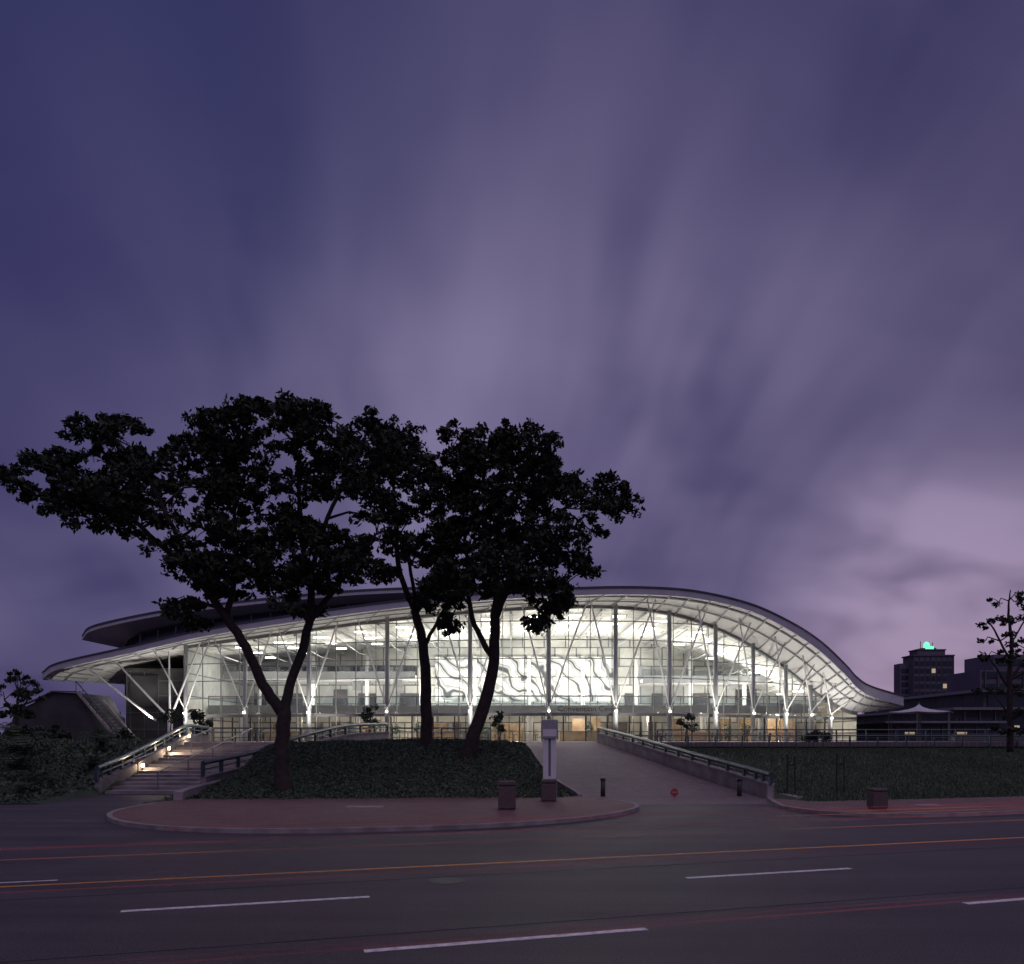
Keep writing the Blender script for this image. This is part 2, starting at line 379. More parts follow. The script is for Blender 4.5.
g=MB(); g.loft(evl,[p+np.array((0,-.15,fth(p))) for p in ev]); g.loft(evl,[p+np.array((0,.5,-.12)) for p in ev]); g.obj('fascia',M['fascia'],CC,True)
rf=[p+np.array((0,-.22,fth(p))) for p in ev]; rf1=[p+np.array((0,-.22,fth(p)+.18)) for p in ev]
rr=[np.array((p[0],122,p[2]+1.0)) for p in ev]
g=MB(); g.loft(rf,rf1); g.loft(rf1,rr); g.loft(rr,[np.array((p[0],122,2.35)) for p in rr]); g.obj('roof',M['rooftop'],CC,True)
i0,i1=3*PER,15*PER
GL=gt[i0:i1+1]
def gz(p,z): return (p[0],p[1],z)
ZB=2.36
g=MB(); g.loft([gz(p,ZB) for p in GL],GL); g.obj('glass_facade',M['glass'],CC,True)
def resample(P,step):
    P=[np.array(p) for p in P]; out=[P[0]]; acc=0
    for a,b in zip(P[:-1],P[1:]):
        seg=np.linalg.norm((b-a)[:2]); d=0
        while acc+seg-d>=step:
            d+=step-acc; acc=0; out.append(a+(b-a)*(d/seg))
        acc+=seg-d
    return out
MU=resample(GL,2.05)
m=MB()
for p in MU: m.box(p[0]-.035,p[0]+.035,p[1]-.12,p[1]+.06,ZB,p[2]-.05)
m.obj('vertical_mullions',M['mull'],CC)
m=MB()
zl=[3.3]+[4.9+1.75*k for k in range(7)]
for z in zl:
    run=[gz(p,z) for p in GL if p[2]>z+.2]
    run=[(x,y-.03,zz) for x,y,zz in run]
    r=.04 if z!=4.9 else .14
    if len(run)>1: m.sweep(run,.14,-r,r)
m.sweep([(p[0],p[1]-.02,p[2]) for p in GL],.3,-.3,-.02)
m.obj('transoms',M['mull'],CC)
m=MB()
for i in range(0,len(ev)):
    if i%4: continue
    a=Vector(ev[i]); b=Vector(gt[i]); dz=Vector((0,0,-.12)); m.tube([a+dz,b+dz],.07,6)
m.tube([Vector(p*.5+q*.5)+Vector((0,0,-.15)) for p,q in zip(ev,gt)],.07,6)
m.tube([Vector(p*.85+q*.15)+Vector((0,0,-.1)) for p,q in zip(ev,gt)],.1,6)
m.obj('soffit_ribs',M['steelg'],CC)
cx=[-32.6,-26.2,-19.6,-11.8,-3.9,3.4,9.6,14.8,19.7,24.1,28.3,31.8,34.6]
gx=np.array([p[0] for p in GL]); ex=np.array([p[0] for p in ev])
c=MB(); s=MB(); lm=MB(); cap=MB()
for k,x in enumerate(cx):
    y=float(np.interp(x,gx,[p[1] for p in GL])); zt=float(np.interp(x,gx,[p[2] for p in GL]))
    yc=y-.9
    c.tube([(x,yc,2.35),(x,yc,zt)],[.24,.2],12)
    node=min(5.7,zt-1.5)
    for sx in(-1,1):
        tx=x+sx*(3.4 if sx>0 else 2.6); tz=float(np.interp(tx,ex,[p[2] for p in ev])); ty=float(np.interp(tx,ex,[p[1] for p in ev]))
        gy=float(np.interp(tx,gx,[p[1] for p in GL])); f=.35
        if tz-.3>node+1: s.tube([(x+sx*.1,yc-.2,node),((x+tx)/2,(yc-.2+ty+(gy-ty)*f)/2,(node+tz-.2)/2),(tx,ty+(gy-ty)*f,tz-.2)],[.05,.09,.05],8)
    cap.tube([(x,yc,node-.15),(x,yc,node+.15)],.28,12)
    lm.box(x-.09,x+.09,yc-.50,yc-.34,node-.60,node-.46)
    if k%2==0:
        sp=bpy.data.lights.new('column_uplight','SPOT'); sp.energy=1300; sp.spot_size=math.radians(135); sp.spot_blend=.9; sp.color=(1,.96,.88); sp.shadow_soft_size=.15
        so=bpy.data.objects.new('column_uplight',sp); so.location=(x+.9,yc-2.2,2.9); so.rotation_euler=(math.radians(180-8),0,0); COL.objects.link(so); so.parent=CC
c.obj('columns',M['steelg'],CC,True); s.obj('raking_struts',M['steel'],CC,True); lm.obj('uplight_housings',M['lampw'],CC); cap.obj('column_nodes',M['steelg'],CC,True)

# interior
g=MB(); g.box(-33.1,39,74,BY+.2,2.352,2.37); g.obj('foyer_floor',M['floor'],CC)
g=MB(); sel=[p for p in cb if -33.2<=p[0]<=38.7]; g.loft([gz(p,2.35) for p in sel],sel)
g.quad((-33.1,81,2.35),(-33.1,BY,2.35),(-33.1,BY,12.4),(-33.1,81,12)); g.quad((38.4,89.2,2.35),(38.4,BY,2.35),(38.4,BY,6.0),(38.4,89.2,5.6))
g.obj('interior_walls',M['wall'],CC)
g=MB(); g.box(-9.5,13,BY-.45,BY-.15,7.3,12.8); g.obj('mural',M['mural'],CC)
g=MB()
g.box(-32.9,33,86.4,BY-.02,5.75,6.15); g.box(-32.9,-11,91,BY-.03,9.6,9.9); g.box(15,30,92,BY-.03,9.2,9.5)
g.obj('mezzanine_slabs',M['soffit'],CC)
g=MB()
for (x0,x1,y,z) in((-32.8,33,86.35,5.4),(-32.8,-11,90.95,9.45),(15,30,91.95,9.05)): g.box(x0,x1,y-.06,y,z,z+.85)
g.obj('mezzanine_fascias',M['mull'],CC)
g=MB()
for (x0,x1,y,z) in((-32.8,33,86.5,6.16),(-32.8,-11,91.1,9.91),(15,30,92.1,9.51)):
    g.quad((x0,y,z),(x1,y,z),(x1,y,z+1),(x0,y,z+1))
g.obj('balustrade_glass',M['bal'],CC)
g=MB()
for (x0,x1,y,z) in((-32.8,33,86.45,6.2),(-32.8,-11,91.05,9.95),(15,30,92.05,9.55)):
    g.tube([(x0,y,z+1.02),(x1,y,z+1.02)],.05,6)
    xx=x0
    while xx<x1: g.box(xx-.03,xx+.03,y-.03,y+.03,z-.03,z+1); xx+=1.5
g.obj('balustrade_rails',M['furn'],CC)
g=MB()
for x in np.arange(-30,34,6.4): g.tube([(x,88.8,2.37),(x,88.8,5.75)],.32,12); g.tube([(x,95,6.15),(x,95,12.5)],.24,10)
g.obj('interior_columns',M['steel'],CC,True)
g=MB(); g5=MB()
for x in np.arange(-30,36,4.27):
    y=float(np.interp(x,gx,[p[1] for p in GL])); z=float(np.interp(x,gx,[p[2] for p in GL]))
    g.tube([(x,y+.5,z-.35),(x*.97,BY-.2,z-.1)],.12,6); g.tube([(x,y+.5,z-1.1),(x*.985,(y+BY)/2,z-1.5),(x*.97,BY-.2,z-1.0)],.05,6)
for x in np.arange(-28,34,4.27):
    z=float(np.interp(x,gx,[p[2] for p in GL])); y=float(np.interp(x,gx,[p[1] for p in GL]))
    for dy in(3,8,13):
        if y+dy<BY-1: g5.box(x-.6,x+.6,y+dy-.08,y+dy+.08,z-.55,z-.42)
g.obj('roof_trusses',M['steelg'],CC); g5.obj('ceiling_lamps',M['tubes'],CC)
g=MB(); g2=MB(); g3=MB(); xx=-32
while xx<34:
    w=random.choice([1.4,2.2,3.4]); r=random.random()
    if r<.22: g.box(xx,xx+w,95.8,96.1,2.37,2.37+random.choice([2.1,2.7]))
    elif r<.62: g2.box(xx,xx+w*.7,96.6,96.8,2.37,4.7)
    xx+=w+random.uniform(.5,2.2)
xx=-32
while xx<32:
    w=random.uniform(.9,2.6); g3.box(xx,xx+w,BY-.2,BY-.05,6.2,8.3+random.choice([0,0,.5])) if not(-10.5<xx<13) else None; xx+=w+random.uniform(1.2,4.0)
xx=-32
while xx<-12:
    w=random.uniform(.9,1.8); g3.box(xx,xx+w,BY-.2,BY-.05,9.95,11.6); xx+=w+random.uniform(1.2,3.0)
g.obj('timber_screens',M['wood'],CC); g2.obj('interior_doorways',M['furn'],CC); g3.obj('gallery_doorways',M['concd'],CC)
g=MB(); g4=MB()
for x in(-24,-8,7,19): g.box(x-2,x+2,84,84.8,2.372,3.45)
for k in range(60):
    x=random.uniform(-31,34); y=random.uniform(88,94)
    h=random.choice([.75,1.1,1.3])
    g4.box(x-.35,x+.35,y-.35,y+.35,2.37+h-.06,2.37+h); g4.box(x-.04,x+.04,y-.04,y+.04,2.37,2.37+h)
    for sx in(-1,1): g4.box(x+sx*.75-.22,x+sx*.75+.22,y-.2,y+.2,2.8,2.86); g4.box(x+sx*.95-.03,x+sx*.95+.03,y-.2,y+.2,2.37,3.3)
g.obj('reception_counters',M['wood'],CC,bevel=.04); g4.obj('foyer_tables_and_chairs',M['furn'],CC)
C=[]
for k in range(13):
    x=random.uniform(-30,33); y=random.uniform(83,88) if x<20 else random.uniform(90,94)
    a=np.random.normal(size=(90,3)); a/=np.linalg.norm(a,axis=1,keepdims=True); C.append(np.array([x,y,3.7])+a*np.array([.6,.6,.9])*np.random.uniform(.3,1,size=(90,1)))
PLANTS=np.concatenate(C)
g=MB()
for k in range(14):
    x=random.uniform(-28,30); y=random.uniform(93,97); z=random.uniform(10.2,11.2)
    g.box(x-.5,x+.5,y,y+.04,z-2.0,z) if (x<-12 or x>14) else None
g.obj('hanging_banners',M['mull'],CC)
g=MB()
for x in np.arange(-30,34,4.1):
    y=float(np.interp(x,gx,[p[1] for p in GL]))-.1
    g.box(x-.06,x+.06,y-.1,y+.05,2.36,4.75); g.box(x+1.0,x+1.06,y-.1,y+.05,2.36,4.75); g.box(x+2-.06,x+2.06,y-.1,y+.05,2.36,4.75)
g.obj('door_frames',M['dark'],CC)
tx=bpy.data.curves.new('entrance_lettering','FONT'); tx.body='Convention Centre'; tx.size=.75; tx.extrude=.03
to=bpy.data.objects.new('entrance_lettering',tx); to.location=(4.2,73.85,5.15); to.rotation_euler=(math.radians(90),0,0); tx.materials.append(M['dark']); COL.objects.link(to); to.parent=CC
for k,x in enumerate(np.linspace(-28,28,7)):
    zc=float(np.interp(x,gx,[p[2] for p in GL]))-.6
    yy=max(86,float(np.interp(x,gx,[p[1] for p in GL]))+5)
    la=bpy.data.lights.new('ceiling_luminaire','AREA'); la.shape='RECTANGLE'; la.size=5; la.size_y=1.2; la.energy=(600,750,1000,1500,1600,1500,850)[k]; la.color=(1,.97,.90)
    lo=bpy.data.objects.new('ceiling_luminaire',la); lo.location=(x,yy,zc); COL.objects.link(lo); lo.parent=CC
for k,x in enumerate(np.linspace(-22,24,4)):
    la=bpy.data.lights.new('wall_washer','AREA'); la.shape='RECTANGLE'; la.size=9; la.size_y=.4; la.energy=(700,1300,1400,850)[k]; la.color=(1,.97,.90)
    lo=bpy.data.objects.new('wall_washer',la); lo.location=(x,91,6.5); lo.rotation_euler=(math.radians(150),0,0); COL.objects.link(lo); lo.parent=CC
g=MB()
for k,x in enumerate(np.linspace(-30,31,9)):
    la=bpy.data.lights.new('downlight','POINT'); la.energy=480; la.color=(1,.88,.70); la.shadow_soft_size=.15
    y=89+ (k%3)*2.2
    lo=bpy.data.objects.new('downlight',la); lo.location=(x,y,5.3); COL.objects.link(lo); lo.parent=CC
    g.tube([(x,y,5.45),(x,y,5.74)],.2,10)
g.obj('downlight_fittings',M['steel'],CC)

# upper roof volume on the left
UP=[(-51.6,96,14.86),(-50,95.5,15.94),(-43.4,94.5,17.2),(-37.4,94,18.0),(-27.8,93.5,18.95),(-18.2,93.2,19.75),(-8,93,20.1),(2,93,20.1),(10,94,19.6)]
up=catmull(UP,6)
g=MB(); g.loft([p+np.array((0,0,-.35)) for p in up],up); g.loft([p+np.array((0,0,-.35)) for p in up],[np.array((p[0]*.97,103,p[2]-.6)) for p in up]); g.obj('upper_roof_edge',M['fascia'],CC,True)
g=MB(); g.loft([p+np.array((0,-.05,0)) for p in up],[p+np.array((0,-.05,.28)) for p in up]); g.loft([p+np.array((0,-.05,.28)) for p in up],[np.array((p[0],121,p[2]-.3)) for p in up]); g.obj('upper_roof',M['rooftop'],CC,True)
uw=[np.array((p[0]*.94,p[1]+4.2,p[2]-.5)) for p in up]
cbx=[p[0] for p in ev]; cbz=[p[2]+1.2 for p in ev]
def cz(p): return min(p[2]-.2,float(np.interp(p[0],cbx,cbz)))
g=MB(); g.loft([gz(p,cz(p)) for p in uw],uw); g.quad((uw[0][0],uw[0][1],8),(uw[0][0],121,8),(uw[0][0],121,14.3),tuple(uw[0])); g.obj('clerestory_glazing',M['glassd'],CC)
g=MB()
for p in resample(uw,2.4):
    if p[2]-cz(p)>.5: g.box(p[0]-.06,p[0]+.06,p[1]-.12,p[1]-.01,cz(p),p[2])
for dz in(1.6,3.0): g.sweep([(p[0],p[1]-.06,p[2]-dz) for p in uw if p[2]-dz>cz(p)],.1,-.05,.05)
g.obj('clerestory_mullions',M['steelg'],CC)
# left wing under eave
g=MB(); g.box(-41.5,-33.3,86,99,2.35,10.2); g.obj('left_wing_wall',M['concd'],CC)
g=MB(); 
for z in(3.6,5.4,7.2,8.8): g.box(-41.3,-33.5,85.9,85.99,z,z+.12)
for x in np.arange(-41,-33.4,1.5): g.box(x,x+.08,85.84,85.9,2.4,9.9)
g.obj('left_wing_screens',M['mull'],CC)
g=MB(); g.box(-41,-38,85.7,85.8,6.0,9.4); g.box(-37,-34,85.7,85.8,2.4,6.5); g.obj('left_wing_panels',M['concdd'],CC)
g=MB()
for a,b in(((-34.2,80,4.6),(-39.5,79.5,10.4)),((-34.2,80,4.6),(-34.0,79.3,11.3)),((-34.2,80,4.6),(-30.5,78.2,12)),((-36.5,82,4.5),(-43.0,81,9.8))): g.tube([a,b],[.12,.08],8)
g.tube([(-34.2,80,2.35),(-34.2,80,4.7)],.25,10)
g.obj('left_wing_struts',M['steel'],CC)
sp=bpy.data.lights.new('canopy_uplight','SPOT'); sp.energy=1300; sp.spot_size=2.3; sp.spot_blend=.7; sp.color=(1,.95,.88); sp.shadow_soft_size=.12
so=bpy.data.objects.new('canopy_uplight',sp); so.location=(-37,81.5,4.4); so.rotation_euler=(math.radians(180),math.radians(-20),0); COL.objects.link(so); so.parent=CC
# far-left stair block, angular
SB=empty('stair_building')
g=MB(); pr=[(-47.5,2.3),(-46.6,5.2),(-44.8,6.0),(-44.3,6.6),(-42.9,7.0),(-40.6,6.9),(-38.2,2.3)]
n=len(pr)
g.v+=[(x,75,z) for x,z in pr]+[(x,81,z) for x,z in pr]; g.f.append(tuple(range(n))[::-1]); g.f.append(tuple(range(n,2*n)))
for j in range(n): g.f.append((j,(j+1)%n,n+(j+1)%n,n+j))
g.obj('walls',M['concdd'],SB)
g=MB(); g.sweep([(-40.6,74.6,6.9),(-36.8,74.6,2.4)],.25,0,.3); g.sweep([(-38.0,74.4,6.0),(-34.9,74.4,2.4)],.25,0,.25); g.obj('stair_stringer',M['conc'],SB)
g=MB()
for k in range(14):
    t=k/13; x=-40.2+3.6*t; z=6.6-4.2*t; g.box(x,x+.35,74.75,76.5,z-.15,z)
g.obj('stair_treads',M['concd'],SB)
g=MB(); g.tube([(-40.6,74.5,8.0),(-36.8,74.5,3.5)],.06,6)
for k in range(7): 
    x=-40.6+3.8*k/6; z=6.9-4.5*k/6; g.tube([(x,74.5,z),(x,74.5,z+1.1)],.03,6)
g.obj('stair_rail',M['rail'],SB)
g=MB(); g.sweep([(-46.9,74.9,5.3),(-44.6,74.9,6.2),(-43,74.9,7.0),(-40.4,74.9,6.95)],.4,0,.12); g.obj('roof_edge',M['concd'],SB)

# ================================================================= right-hand buildings
H=empty('hotel_tower')
g=MB(); g.box(150.5,165.5,300,308,0,34); g.box(147,150.5,303,308,0,31.5); g.box(152.5,163,301,307,34,36.3); g.box(154.8,160.2,302,306,36.3,37.3); g.obj('walls',M['hotel'],H)
g=MB(); wl=MB()
for r in range(11):
    for c_ in range(7):
        x=151+c_*2.12; z=2+r*2.85
        (wl if (r,c_)in((7,5),(4,1),(9,3)) else g).box(x,x+1.35,299.8,299.95,z,z+1.6)
    g.box(147.5,150,302.8,302.95,2+r*2.6,3.5+r*2.6)
g.obj('windows',M['glassd'],H); wl.obj('lit_windows',M['winlit'],H)
g=MB(); g.box(150.1,165.9,299.6,308.3,34.003,34.5); g.box(152.2,163.3,300.7,307.3,36.303,36.7); 
for x in np.arange(150.6,165.5,2.12): g.box(x,x+.22,299.7,299.98,0,34)
g.obj('cornices',M['concd'],H)
g=MB(); g.box(156.0,159.0,301.6,301.95,36.8,37.9); g.tube([(157.5,304,37.3),(157.5,304,39.2),(157.5,304,39.8)],[1.2,1.0,.4],10); g.obj('green_beacon',M['green'],H)
g=MB(); g.tube([(155.2,304,37),(155.2,304,40)],.12,6);  g.tube([(159.8,304,37),(159.8,304,39.6)],.12,6); g.obj('roof_masts',M['dark'],H)
B=empty('office_block')
g=MB(); g.box(117,165,200,215,0,20); g.box(121,140,201,214,20,24); g.box(145,165,201,214,20,26.5); g.obj('walls',M['hotel'],B)
g=MB()
for r in range(6): g.box(117.5,164,199.8,199.95,3+r*3,4.6+r*3)
g.box(122,139,200.8,200.95,21.3,22.8)
g.obj('window_bands',M['glassd'],B)
g=MB()
for x in np.arange(118,164,3.2): g.box(x,x+.4,199.6,199.79,2,20)
g.obj('fins',M['concd'],B)
B=empty('exhibition_hall')
g=MB(); g.box(61,130,110,150,0,6.6); g.box(66,130,112,150,6.6,9.2); g.box(47,61,100,130,0,4.6); g.obj('walls',M['concd'],B)
g=MB(); g.box(60,131,108.5,151,6.603,6.95); g.box(65,131,111,151,9.203,9.6); g.box(46,61.5,98.5,131,4.603,4.85); g.obj('roof_edges',M['mull'],B)
g=MB(); g.box(61.5,92,109.8,109.95,3.6,5.6); g.box(48,60,99.8,99.95,2.6,4.1); g.box(66.5,92,111.8,111.95,7.1,8.8); g.obj('windows',M['glassd'],B)
g=MB(); g.box(70,78,109.6,109.78,3.0,3.12); g.obj('blue_light_strip',M['blue'],B)
g=MB(); 
for x in(63.5,68,74.6,83): g.box(x,x+1.6,109.7,109.79,4.2,4.5)
for x in(49,55.5): g.box(x,x+1.2,99.7,99.79,3.2,3.5)
g.obj('lit_windows',M['winlit'],B)
g=MB()
for x in np.arange(62,92,2.1): g.box(x,x+.12,109.6,109.78,3.2,6.5)
for x in np.arange(48,60,1.4): g.box(x,x+.08,99.6,99.78,2.5,4.15)
g.obj('fins',M['mull'],B)
T=empty('canopy_tent'); g=MB(); nseg=24
tx_,ty_=46.8,92
rings=[(0.06,6.6),(.4,6.3),(1.1,6.05),(2.2,5.85),(3.6,5.7)]; b=len(g.v)
for r,z in rings:
    for j in range(nseg):
        a=2*math.pi*j/nseg; k=1+.06*math.cos(a*6); g.v.append((tx_+r*k*math.cos(a),ty_+r*k*math.sin(a),z-.1*abs(math.sin(a*3))*(r>3)))
for i in range(len(rings)-1):
    for j in range(nseg): g.f.append((b+i*nseg+j,b+i*nseg+(j+1)%nseg,b+(i+1)*nseg+(j+1)%nseg,b+(i+1)*nseg+j))
g.obj('canvas',M['canvas'],T,True)
g=MB(); g.tube([(46.8,92,2.35),(46.8,92,6.8)],.08)
for a in range(6): g.tube([(46.8+3.5*math.cos(a*1.047),92+3.5*math.sin(a*1.047),2.35),(46.8+3.5*math.cos(a*1.047),92+3.5*math.sin(a*1.047),5.72)],.05,6)
g.obj('masts',M['mull'],T)
g=MB(); g.box(40,60,72,73,2.35,3.0); g.obj('terrace_wall',M['concd'])

# ================================================================= street furniture
def litter_bin(x,y,z,w,h,ang=0.1):
    e=empty('litter_bin'); g=MB(); b=len(g.v)
    def ring(ww,zz): return [(x-ww,y-ww,zz),(x+ww,y-ww,zz),(x+ww,y+ww,zz),(x-ww,y+ww,zz)]
    hw=w/2
    for rr_ in (ring(hw*.9,z),ring(hw*.9,z+.05),ring(hw,z+.06),ring(hw,z+h*.82)): g.v+=rr_
    for i in range(3):
        for j in range(4): g.f.append((b+i*4+j,b+i*4+(j+1)%4,b+(i+1)*4+(j+1)%4,b+(i+1)*4+j))
    g.f.append((b+12,b+13,b+14,b+15)); g.obj('body',M['bin'],e,bevel=.02)
    g=MB(); g.box(x-hw*.9,x+hw*.9,y-hw*.9,y+hw*.9,z+h*.82+.002,z+h*.86); g.obj('opening',M['dark'],e)
    g=MB(); g.box(x-hw,x+hw,y-hw,y+hw,z+h*.862,z+h); g.obj('lid',M['bin'],e,bevel=.03)
litter_bin(-.17,27.4,.12,.60,.98); litter_bin(1.42,31.0,.12,.58,.85); litter_bin(12.6,27.6,.12,.52,.72)
P=empty('sign_pylon'); 
g=MB(); g.box(1.25,1.85,32.9,33.3,.1,.9); g.obj('plinth',M['conc'],P,bevel=.02)
g=MB(); g.box(1.28,1.50,33.0,33.2,.9,2.55); g.box(1.60,1.82,33.0,33.2,.9,2.55); g.box(1.28,1.82,33.04,33.16,.9,1.0); g.obj('posts',M['signw'],P,bevel=.01)
g=MB(); g.box(1.505,1.595,33.05,33.15,1.0,2.55); g.obj('infill',M['mull'],P)
g=MB(); g.box(1.2,1.9,32.92,33.28,2.552,3.35); g.obj('head_panel',M['steelg'],P,bevel=.03)
g=MB(); g.box(1.27,1.83,32.9,32.915,2.65,2.95); g.obj('message',M['signw'],P)
for (x,y) in((3.9,34.3),(9.75,34.3)):
    e=empty('bollard'); g=MB(); g.tube([(x,y,0),(x,y,.78)],[.1,.1],12); g.obj('post',M['dark'],e,True)
    g=MB(); g.tube([(x,y,.78),(x,y,.84),(x,y,.88)],[.13,.12,.05],12); g.obj('cap',M['dark'],e,True)
e=empty('round_stop_sign'); g=MB(); g.tube([(6.9,34.0,.28),(6.9,34.03,.28)],.17,24); g.obj('disc',M['red'],e)
g=MB(); g.box(6.79,7.01,33.985,33.995,.258,.302); g.obj('bar',M['steelg'],e); g=MB(); g.box(6.88,6.92,34.05,34.08,0,.4); g.box(6.7,7.1,34.0,34.1,0,.04); g.obj('stand',M['dark'],e)
for i,(x,y) in enumerate(((11.9,34.6),(14.4,35.5))):
    e=empty('sapling_stake'); g=MB(); z=terr(x,y); g.tube([(x,y,z-.1),(x+.02,y,z+1.7)],.04,6); g.tube([(x+.35,y,z-.1),(x+.33,y,z+1.6)],.03,6); g.box(x,x+.35,y-.02,y+.02,z+1.2,z+1.26); g.obj('posts',M['bark'],e)
g=MB(); g.box(14.8,15.6,28.9,29.6,.12,.135); g.obj('service_cover',M['conc'])
g=MB(); g.box(-5.9,-4.6,28.2,28.9,.12,.128); g.obj('service_cover.001',M['kerb'])

# ================================================================= trees
def leafquads(C,size,wr=.5):
    n=len(C); a=np.random.normal(size=(n,3)); a/=np.linalg.norm(a,axis=1,keepdims=True)
    b=np.random.normal(size=(n,3)); b-=a*(a*b).sum(1,keepdims=True); b/=np.linalg.norm(b,axis=1,keepdims=True)
    s=size*np.random.uniform(.55,1.4,size=(n,1)); A=a*s; B=b*s*wr
    V=np.stack([C-A,C+B,C+A,C-B],1).reshape(-1,3); return V,np.arange(4*n).reshape(n,4)
V,Q=leafquads(PLANTS,.16); npmesh('foyer_plants',V,Q,M['plantg'],CC)
def build_tree(name,base,s,limbs,clumps,zref=2.5,dens=1.0,leaf=.13,depth=4.0,subr=.42,shrink=.99,nleaf=38):
    """limbs: polylines (u,w,depth,radius) ; clumps (u,w,ru,rw) in local grid cells of s metres"""
    e=empty(name); bx,by=base
    t=MB(); nodes=[]
    for Lm in limbs:
        pts=[(bx+u*s,by+d,zref+w*s) for u,w,d,r in Lm]; rad=[r for *_,r in Lm]
        P4=catmull([(p[0],p[1],p[2],r) for p,r in zip(pts,rad)],5)
        PP=[(p[0]+random.uniform(-.03,.03),p[1]+random.uniform(-.03,.03),p[2]) for p in P4]
        t.tube(PP,[max(.02,p[3]) for p in P4],9); nodes+= [(Vector(p[:3]),p[3]) for p in P4[3:]]
    pts=[]
    for (u,w,ru,rw) in clumps:
        for dd in (random.uniform(-depth,-depth*.1),random.uniform(depth*.1,depth)):
            k_=1-.085*abs(dd)/3.6 if dd<0 else 1.0
            k2=1.0 if dd<0 else .85
            c=Vector((bx+u*s*k_+random.uniform(-.2,.2),by+dd,zref+w*s*k_+random.uniform(-.15,.15)))
            nd=min(nodes,key=lambda q:(q[0]-c).length+max(0,(q[0].z-c.z))*1.0)
            mid=nd[0].lerp(c,.5)+Vector((random.uniform(-.3,.3),random.uniform(-.3,.3),.25))
            r0=min(.10,nd[1]*.7); t.tube([nd[0],mid,c],[r0,r0*.7,.03],6,False)
            rx=ru*s*shrink*k2; rz=rw*s*shrink*k2
            nsub=int(dens*max(7,5.1*rx*rz/(.5*.5)))
            for k in range(nsub):
                d=Vector((random.gauss(0,1),random.gauss(0,1),random.gauss(0,1))).normalized()
                q=random.random()**.42
                sc=c+Vector((d.x*rx*q,d.y*max(rx,1.1)*q*.8,d.z*rz*q))
                if k%3==0: 
                    m2=c.lerp(sc,.5)+Vector((0,0,random.uniform(-.1,.15))); t.tube([c,m2,sc],[.03,.02,.01],3,False)
                rs=subr*random.uniform(.4,1.1)
                a=np.random.normal(size=(nleaf,3)); a/=np.linalg.norm(a,axis=1,keepdims=True); a*=np.random.uniform(.15,1.15,size=(nleaf,1))**.65
                pts.append(np.array(sc)+a*np.array([rs,rs,rs*.6]))
    t.obj('trunk_and_limbs',M['bark'],e,True)
    C=np.concatenate(pts); V,Q=leafquads(C,leaf); npmesh('crown',V,Q,M['leaf'],e); return e

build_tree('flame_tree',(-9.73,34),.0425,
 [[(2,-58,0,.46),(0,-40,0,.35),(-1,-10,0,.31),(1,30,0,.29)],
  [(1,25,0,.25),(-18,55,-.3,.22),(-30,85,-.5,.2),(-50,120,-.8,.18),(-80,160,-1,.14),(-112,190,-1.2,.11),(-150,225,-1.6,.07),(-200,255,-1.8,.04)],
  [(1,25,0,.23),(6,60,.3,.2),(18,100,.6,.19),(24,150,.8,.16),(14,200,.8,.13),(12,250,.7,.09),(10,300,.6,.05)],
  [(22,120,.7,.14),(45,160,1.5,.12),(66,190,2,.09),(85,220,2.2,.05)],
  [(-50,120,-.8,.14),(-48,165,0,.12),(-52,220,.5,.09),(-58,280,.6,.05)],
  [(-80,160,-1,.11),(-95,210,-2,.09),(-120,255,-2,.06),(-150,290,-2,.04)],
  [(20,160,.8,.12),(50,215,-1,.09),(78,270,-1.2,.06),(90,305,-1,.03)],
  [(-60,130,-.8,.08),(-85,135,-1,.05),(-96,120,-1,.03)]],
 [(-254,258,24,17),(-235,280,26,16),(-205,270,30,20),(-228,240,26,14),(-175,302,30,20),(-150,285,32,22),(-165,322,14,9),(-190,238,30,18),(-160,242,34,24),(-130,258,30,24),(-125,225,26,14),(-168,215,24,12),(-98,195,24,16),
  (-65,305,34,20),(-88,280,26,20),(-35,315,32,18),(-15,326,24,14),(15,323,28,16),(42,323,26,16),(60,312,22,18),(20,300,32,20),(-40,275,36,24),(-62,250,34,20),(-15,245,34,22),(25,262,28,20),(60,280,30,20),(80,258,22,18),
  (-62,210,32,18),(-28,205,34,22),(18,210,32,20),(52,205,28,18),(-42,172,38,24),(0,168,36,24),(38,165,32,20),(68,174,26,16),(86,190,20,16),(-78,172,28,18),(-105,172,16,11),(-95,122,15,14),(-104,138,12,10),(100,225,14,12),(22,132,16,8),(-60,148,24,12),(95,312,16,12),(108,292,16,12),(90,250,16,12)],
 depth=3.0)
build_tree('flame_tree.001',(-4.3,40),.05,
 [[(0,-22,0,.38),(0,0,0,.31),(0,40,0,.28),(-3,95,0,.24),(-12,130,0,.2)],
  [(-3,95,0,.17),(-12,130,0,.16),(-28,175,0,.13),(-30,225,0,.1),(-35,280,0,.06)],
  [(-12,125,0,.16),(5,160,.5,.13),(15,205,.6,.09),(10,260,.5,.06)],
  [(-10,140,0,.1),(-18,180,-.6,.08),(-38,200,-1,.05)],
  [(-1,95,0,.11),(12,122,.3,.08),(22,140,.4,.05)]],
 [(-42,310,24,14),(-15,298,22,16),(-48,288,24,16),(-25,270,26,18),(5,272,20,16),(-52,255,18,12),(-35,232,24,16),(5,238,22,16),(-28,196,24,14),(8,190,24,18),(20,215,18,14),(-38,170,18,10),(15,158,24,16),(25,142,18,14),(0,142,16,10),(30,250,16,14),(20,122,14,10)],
 depth=2.8)
